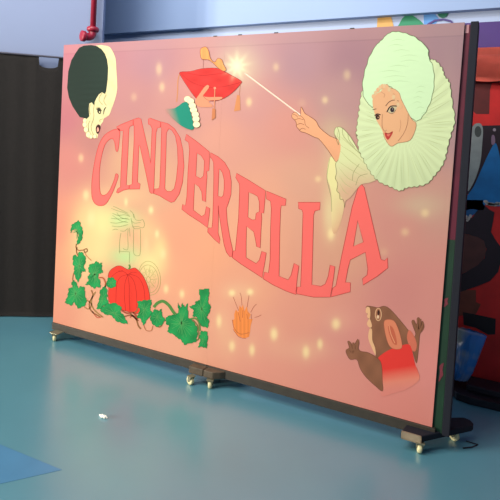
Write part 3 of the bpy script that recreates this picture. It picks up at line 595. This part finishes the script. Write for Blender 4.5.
for p in ([(55, 262), (48, 250)], [(64, 244), (56, 222)], [(78, 244), (76, 226)], [(392, 130), (394, 100)], [(402, 140), (409, 112)]):
    a.line(T(d7, q7, p), .3, (104, 62, 50), smooth=False, layer=8)
a.build('painted_mouse', 'painted brown mouse in a red waistcoat with raised paws')

# ---- timber carcass behind the cloth
mt_dark = mat('dark_timber', (50, 44, 34), rough=.6, noise=.2, nscale=14, bump=.1)
mt_block = mat('worn_timber_block', (80, 68, 52), rough=.65, noise=.2, nscale=18, bump=.1)
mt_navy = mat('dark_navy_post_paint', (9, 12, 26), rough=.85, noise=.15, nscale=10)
def sbox(name, x0, x1, y0, y1, z0, z1, m, bev=.003, parent=root):
    bm = bmesh.new(); bm_box(bm, x0 - OX, x1 - OX, y0 - OY, y1 - OY, z0, z1, bev); return from_bm(name, bm, m, parent)
sbox('backing_board', 0.004, W / 2 - .002, .0205, .05, ZB + .004, ZB + H - .004, mt_dark, 0)
sbox('backing_board', W / 2 + .002, W - .004, .0205, .05, ZB + .004, ZB + H - .004, mt_dark, 0)
sbox('bottom_rail', 0.0, W / 2 - .001, -.012, .055, ZB - .062, ZB - .001, mt_dark)
sbox('bottom_rail', W / 2 + .001, W + .02, -.012, .055, ZB - .062, ZB - .001, mt_dark)
# end return: painted strip then a dark post
strip = []
zsplit = at(444, 238, .05)[2]
def lean(z): return .024 * (1 - (z - ZB) / H)      # the end post stands slightly out at its foot
def slab(name, xa, xb, y0, y1, z0, z1, m, bev=.001):
    bm = bmesh.new(); v = []
    for z in (z0, z1):
        for x, y in ((xa(z), y0), (xb(z), y0), (xb(z), y1), (xa(z), y1)): v.append(bm.verts.new((x - OX, y - OY, z)))
    for f in ((0, 3, 2, 1), (4, 5, 6, 7), (0, 1, 5, 4), (1, 2, 6, 5), (2, 3, 7, 6), (3, 0, 4, 7)): bm.faces.new([v[k] for k in f])
    if bev: bmesh.ops.bevel(bm, geom=bm.edges[:], offset=bev, segments=2, affect='EDGES', profile=.5)
    return from_bm(name, bm, m, root)
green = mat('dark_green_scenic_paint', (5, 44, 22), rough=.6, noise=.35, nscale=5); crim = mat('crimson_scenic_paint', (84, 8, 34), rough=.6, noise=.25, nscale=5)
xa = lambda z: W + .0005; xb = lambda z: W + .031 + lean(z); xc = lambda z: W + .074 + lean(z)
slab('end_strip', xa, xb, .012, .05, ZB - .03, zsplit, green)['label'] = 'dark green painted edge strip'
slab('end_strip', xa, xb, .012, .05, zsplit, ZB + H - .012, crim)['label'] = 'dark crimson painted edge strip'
for zz_, h_ in ((at(440, 372, .012)[2], .06), (at(443, 302, .012)[2], .03)):
    xo = xb(zz_) - .03
    P = [(xo + x, zz_ + y) for x, y in smooth_closed([(-.006, -h_), (.008, -h_ * .5), (.016, -h_ * .2), (.010, h_ * .3), (.014, h_), (-.008, h_ * .6), (-.004, 0)])]
    bm = bmesh.new(); va = [bm.verts.new((x - OX, .0105 - OY, z)) for x, z in P]; vb = [bm.verts.new((x - OX, .0119 - OY, z)) for x, z in P]; bm.faces.new(va); bm.faces.new(vb[::-1])
    for i in range(len(P)): bm.faces.new((va[i], vb[i], vb[(i + 1) % len(P)], va[(i + 1) % len(P)]))
    from_bm('painted_bud', bm, mat('dull_pink_scenic_paint', (108, 34, 46), rough=.6, noise=.2), root)
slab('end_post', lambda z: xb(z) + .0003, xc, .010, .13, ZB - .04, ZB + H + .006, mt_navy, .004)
sbox('tape_patch', W + .003, W + .024, .0105, .0119, ZB + H - .06, ZB + H - .012, mat('pinkish_tape', (170, 120, 124), rough=.6), .0)
for px_, py_ in ((215, 37), (240, 34.5), (276, 33), (352, 28.7)):
    x_ = cloth_xy(px_, py_)[0]
    sbox('staple', x_ - .014, x_ + .014, -.0015, .012, ZB + H - .002, ZB + H + .005, mt_dark, .001)
# feet and casters
def foot(pts, z0, z1, m, block=None):
    bm = bmesh.new(); bm_prism(bm, [(x - OX, y - OY) for x, y in pts], z0, z1, .006); f = from_bm('foot', bm, m, root); return f
def caster(x, y, rz, top):
    bm = bmesh.new()
    Rz = Matrix.Rotation(rz, 4, 'Z'); Mv = Matrix.Translation((x - OX, y - OY, 0)) @ Rz
    bm_box(bm, -.026, .026, -.022, .022, top - .004, top, .001)
    bm_tube(bm, [(0, 0, top - .012), (0, 0, top - .003)], .014, 14)
    for s in (-1, 1):
        a_ = [bm.verts.new((s * .018 + dx_, y_, z_)) for dx_ in (-.0015, .0015) for y_, z_ in ((-.016, top - .010), (.016, top - .010), (.020, .030), (.010, .022), (.0, .030))]
        n = 5
        bm.faces.new(a_[:n]); bm.faces.new(a_[n:][::-1])
        for i in range(n): bm.faces.new((a_[i], a_[n + i], a_[n + (i + 1) % n], a_[(i + 1) % n]))
    bm_box(bm, -.0195, .0195, -.016, .016, top - .013, top - .009)
    bm.transform(Mv); c = from_bm('caster', bm, mplate, root)
    bm = bmesh.new(); prof = [(-.014, .018), (-.013, .026), (-.009, .031), (.009, .031), (.013, .026), (.014, .018)]
    bm_tube(bm, [(p[0], .010, .0313) for p in prof], [p[1] for p in prof], 28)
    bm.transform(Mv); w_ = from_bm('wheel', bm, mcream, c, True)
    return c
mcream = mat('cream_caster_rubber', (232, 222, 170), rough=.4, noise=.1, nscale=40); mplate = mat('dull_caster_steel', (150, 146, 120), rough=.4, metal=.6)
Zt, Zf = .108, .070; Zm = .122
foot([(2.985, -.100), (3.10, -.100), (3.362, .205), (3.370, .235), (3.348, .275), (3.31, .288), (3.02, .10)], Zf, Zt, mt_navy)
mt_end = mat('scuffed_timber_end', (140, 124, 100), rough=.6, noise=.2, nscale=20)
fb = foot([(2.985, -.106), (3.102, -.106), (3.102, -.101), (2.985, -.101)], Zf - .006, Zt + .003, mt_end); fb['label'] = 'lighter timber end of the foot'; fb.name = 'foot_end_block'
foot([(1.462, -.075), (1.583, -.075), (1.583, .34), (1.462, .34)], Zf, Zm, mt_block)
foot([(1.587, -.075), (1.665, -.075), (1.71, -.04), (1.76, .02), (1.78, .34), (1.587, .34)], Zf, Zm, mt_block)
foot([(.03, .02), (.17, .02), (.17, .34), (.05, .34)], Zf, Zt - .036, mt_dark); foot([(.05, -.085), (.145, -.085), (.145, .02), (.05, .02)], Zf + .001, Zf + .006, mplate).name = 'caster_plate'
caster(3.095, -.092, .25, Zf - .001); caster(3.275, .165, 1.0, Zf - .001)
caster(1.505, -.100, 1.25, Zf - .001); caster(1.650, -.075, .3, Zf - .001)
caster(1.53, .28, .8, Zf - .001); caster(1.70, .28, 2.0, Zf - .001)
caster(.095, -.065, .75, Zf); caster(.13, .28, .5, Zf - .001)

# ---------------------------------------------------------------- behind the right end: second scenery flat, drape, props
YF = 1.05
m_red = mat('dark_red_scenic_cloth', (205, 32, 28), rough=.7, noise=.25, nscale=4)
fl = empty('red_scenery_flat', 'dark red painted scenery flat half hidden behind the right end of the pink screen', 'scenery flat', (4.0, YF + .03, 0))
FX, FY = 4.0, YF + .03
xl = at(430, 200, YF)[0]
bm = bmesh.new(); bm_box(bm, xl - FX, 5.4 - FX, YF - FY, YF + .03 - FY, 0.002, at(490, 60, YF)[2], .002); from_bm('flat_board', bm, m_red, fl)
def fpaint(name, pts, rgb, lay, label=None, rough=.7, noise=.15):
    Y = YF - .0008 * lay; P = [at(x, y, Y) for x, y in pts]
    r = delaunay_2d_cdt([Vector((p[0], p[2])) for p in P], [(i, (i + 1) % len(P)) for i in range(len(P))], [], 1, 1e-6)
    bm = bmesh.new(); va = [bm.verts.new((v[0] - FX, Y - FY, v[1])) for v in r[0]]
    for f in r[2]: bm.faces.new([va[i] for i in f])
    g = bmesh.ops.extrude_face_region(bm, geom=bm.faces[:]); bmesh.ops.translate(bm, verts=[v for v in g['geom'] if isinstance(v, bmesh.types.BMVert)], vec=(0, .0006, 0))
    o = from_bm(name, bm, mat(name + '_paint', rgb, rough=rough, noise=noise, nscale=12), fl)
    if label: o['label'] = label
    return o
r1 = (450, 110); r2 = (440, 200)
fpaint('painted_dark_column', T((440, 10), 5, [(170, 340), (300, 335), (300, 360), (295, 365), (260, 366), (250, 400), (246, 520), (180, 520), (160, 500)]), (96, 26, 22), 1)
fpaint('painted_dark_panel', T(r1, 5, [(80, 78), (170, 78), (260, 76), (500, 76), (500, 470), (80, 420)]), (34, 12, 24), 1)
fpaint('painted_grey_scroll', T(r1, 5, smooth_closed([(122, 72), (152, 68), (165, 100), (160, 180), (152, 260), (128, 340), (100, 395), (86, 400), (86, 330), (100, 240), (106, 160), (104, 110)])), (140, 144, 140), 2, 'grey painted scroll with a curled end')
fpaint('painted_scroll_curl', T(r1, 5, ell(140, 108, 17, 28)), (66, 70, 66), 3)
fpaint('painted_blue_gown', T(r1, 5, smooth_closed([(225, 165), (245, 215), (262, 330), (262, 470), (205, 474), (180, 460), (165, 500), (110, 495), (70, 500), (80, 440), (120, 380), (160, 290), (190, 225)])) , (14, 100, 158), 3, 'blue painted pointed gown')
fpaint('painted_gown_hem', T(r2, 5, [(90, 0), (215, 0), (215, 20), (190, 55), (160, 80), (145, 90), (110, 85), (90, 90)]), (16, 74, 122), 3)
for x, y, rx, ry in ((178, 457, 11, 7), (200, 470, 12, 8), (225, 474, 14, 8), (250, 470, 12, 8)):
    fpaint('painted_fur_trim', T(r1, 5, ell(x, y, rx, ry, 14)), (176, 160, 150), 5)
for x, y, rx, ry in ((130, 85, 10, 9), (142, 92, 9, 10), (152, 80, 8, 8), (137, 102, 7, 6), (240, 18, 14, 8), (262, 22, 14, 8), (286, 18, 12, 8)):
    fpaint('painted_fur_trim', T(r2, 5, ell(x, y, rx, ry, 14)), (160, 150, 146), 5)
fpaint('painted_bottle', T(r1, 5, smooth_closed([(208, 130), (220, 126), (226, 150), (222, 172), (208, 170)])), (130, 100, 120), 3)
fpaint('painted_knob', T(r1, 5, ell(222, 99, 8, 8, 14)), (150, 130, 140), 3)
fpaint('painted_brown_oval', T(r2, 5, smooth_closed([(80, 170), (150, 175), (210, 195), (230, 240), (215, 300), (170, 340), (100, 370), (60, 372), (60, 200)])), (76, 38, 34), 2)
fpaint('painted_dark_swirl', T(r2, 5, [(215, 20), (250, 50), (272, 60), (265, 110), (255, 160), (275, 195), (300, 230), (310, 290), (290, 360), (250, 405), (190, 430), (130, 450), (70, 470), (70, 385), (130, 360), (190, 325), (222, 290), (232, 245), (220, 205), (190, 185), (140, 172), (80, 165), (80, 80), (160, 90), (180, 60)]), (34, 16, 26), 3)
r4 = (440, 290); s4 = 4.1667
fpaint('painted_brown_patch', T(r4, s4, [(60, 0), (150, 0), (150, 50), (170, 60), (150, 100), (60, 110)]), (110, 50, 34), 2)
fpaint('painted_black_block', T(r4, s4, [(95, 92), (140, 100), (232, 120), (230, 185), (200, 186), (150, 158), (98, 145)]), (26, 12, 16), 3)

# orange cloth over the flat
dr = empty('orange_cloth', 'orange cloth draped over the top of the dark red scenery flat', 'cloth', (4.0, YF, at(490, 60, YF)[2]))
def drape():
    bm = bmesh.new(); xs = np.linspace(xl + .02, 5.3, 140); pr = []
    zt = at(490, 54, YF - .05)[2]; zb = at(490, 77, YF - .07)[2]
    for i, x in enumerate(xs):
        rag = .012 * math.sin(x * 9) + .018 * math.sin(x * 3.1 + 1)
        f = .012 * math.sin(x * 24 + math.sin(x * 7))
        prof = [(.075, zb + .25), (.065, zt - .03), (.03, zt), (-.02, zt + .002), (-.05, zt - .02), (-.075 + f * .5, zt - .07), (-.075 + f, (zt + zb) / 2), (-.06 - f, zb + .03 + rag), (-.045 + f, zb + rag)]
        pr.append([bm.verts.new((x - 4.0, p[0], p[1] - dr.location.z)) for p in prof])
    for i in range(len(pr) - 1):
        for j in range(len(pr[0]) - 1): bm.faces.new((pr[i][j], pr[i + 1][j], pr[i + 1][j + 1], pr[i][j + 1]))
    bmesh.ops.solidify(bm, geom=bm.faces[:], thickness=.004); return bm
from_bm('draped_fabric', drape(), mat('orange_cloth_fabric', (226, 104, 84), rough=.85, noise=.12, nscale=6, bump=.1), dr, True)

# low dark platform
P0 = [on_floor(456, 400), on_floor(470, 404), on_floor(488, 409), on_floor(520, 404)]
pl = empty('black_platform', 'low black platform on the floor in front of the dark red flat', 'platform', (3.6, .95, 0))
pts = [(P0[0][0], P0[0][1]), (P0[1][0], P0[1][1] - .02), (P0[2][0], P0[2][1]), (4.2, P0[2][1] - .02), (4.2, 1.035), (3.1, 1.035)]
bm = bmesh.new(); bm_prism(bm, [(x - 3.6, y - .95) for x, y in pts], .001, .055, .006); from_bm('platform_base', bm, mat('black_platform_paint', (26, 22, 30), rough=.5, noise=.2), pl)
bm = bmesh.new(); bm_prism(bm, [(x - 3.6, y - .95) for x, y in [(3.30, .84), (4.2, .80), (4.2, 1.03), (3.30, 1.03)]], .056, .10, .006); from_bm('platform_step', bm, mat('black_step_paint', (34, 28, 36), rough=.6, noise=.2), pl)

# blue and silver bag leaning on the platform
bg_o = empty('blue_bag', 'shiny blue and grey plastic bag standing behind the end post of the pink screen', 'bag', (3.35, .92, .101))
def bag():
    bm = bmesh.new(); Y0 = .90
    rows = []
    edge = [((455, 327), (487, 336)), ((455, 338), (483, 347)), ((454, 350), (479, 358)), ((453, 365), (473, 373)), ((450, 380), (467, 386)), ((451, 386), (464, 393))]
    for i, (l, r) in enumerate(edge):
        L_, R_ = at(*l, Y0), at(*r, Y0); row = []; n = 14
        for k in range(2 * n):
            t = k / n if k < n else 2 - k / n
            t = min(max(t, 0), 1); sgn = -1 if k < n else 1
            th = (.05 - .004 * i) * math.sin(math.pi * min(max(t, .0), 1)) ** .6 if 0 < t < 1 else 0
            x = L_[0] + (R_[0] - L_[0]) * t; z = L_[2] + (R_[2] - L_[2]) * t
            wr = .008 * math.sin(k * 2.1 + i * 1.7)
            row.append(bm.verts.new((x - 3.35, Y0 + sgn * th + wr - .92, max(z, .102) - .101)))
        rows.append(row)
    n = len(rows[0])
    for i in range(len(rows) - 1):
        for k in range(n): bm.faces.new((rows[i][k], rows[i][(k + 1) % n], rows[i + 1][(k + 1) % n], rows[i + 1][k]))
    bm.faces.new(rows[0]); bm.faces.new(rows[-1][::-1]); return bm
mb = bpy.data.materials.new('blue_silver_plastic'); mb.use_nodes = True; nt = mb.node_tree; b = nt.nodes['Principled BSDF']; b.inputs['Roughness'].default_value = .25
tc = nt.nodes.new('ShaderNodeTexCoord'); nz = nt.nodes.new('ShaderNodeTexNoise'); nz.inputs['Scale'].default_value = 4.5; rp = nt.nodes.new('ShaderNodeValToRGB')
rp.color_ramp.elements[0].position = .42; rp.color_ramp.elements[0].color = (*lin((60, 128, 205)), 1); rp.color_ramp.elements[1].position = .6; rp.color_ramp.elements[1].color = (*lin((176, 178, 172)), 1)
nt.links.new(tc.outputs['Object'], nz.inputs['Vector']); nt.links.new(nz.outputs['Fac'], rp.inputs[0]); nt.links.new(rp.outputs[0], b.inputs['Base Color'])
from_bm('bag_body', bag(), mb, bg_o, True)

# bent metal strap on the floor right of the foot
bm = bmesh.new(); F1, F2, F3, F4 = [on_floor(*p, .006) for p in ((466, 441), (478, 444.5), (472, 447), (463, 448))]
c0 = F2; bm_tube(bm, [tuple(np.array(p) - c0 + np.array([0, 0, .006])) for p in (F1, F2, F3, F4)], .0035, 8)
o = from_bm('bent_wire', bm, mat('dark_wire_metal', (24, 26, 34), rough=.5, metal=.3)); o.location = (c0[0], c0[1], .0); o['label'] = 'small bent dark wire on the floor right of the screen foot'; o['category'] = 'wire'

# crumpled white scrap
cp = on_floor(103, 417.5); bm = bmesh.new()
bmesh.ops.create_icosphere(bm, subdivisions=3, radius=.02)
random.seed(3)
for v in bm.verts:
    n_ = v.co.normalized(); k = 1 + .35 * math.sin(n_.x * 7 + 1) * math.cos(n_.y * 6) + random.uniform(-.12, .12)
    v.co = Vector((n_.x * .028 * k, n_.y * .012 * k, max(n_.z * .008 * k, -.0075)))
mn = min(v.co.z for v in bm.verts)
for v in bm.verts: v.co.z -= mn
o = from_bm('paper_scrap', bm, mat('crumpled_white_paper', (250, 250, 236), rough=.8)); o.location = (cp[0], cp[1], .0005); o['label'] = 'small crumpled white paper scrap on the open floor before the screen'; o['category'] = 'paper scrap'
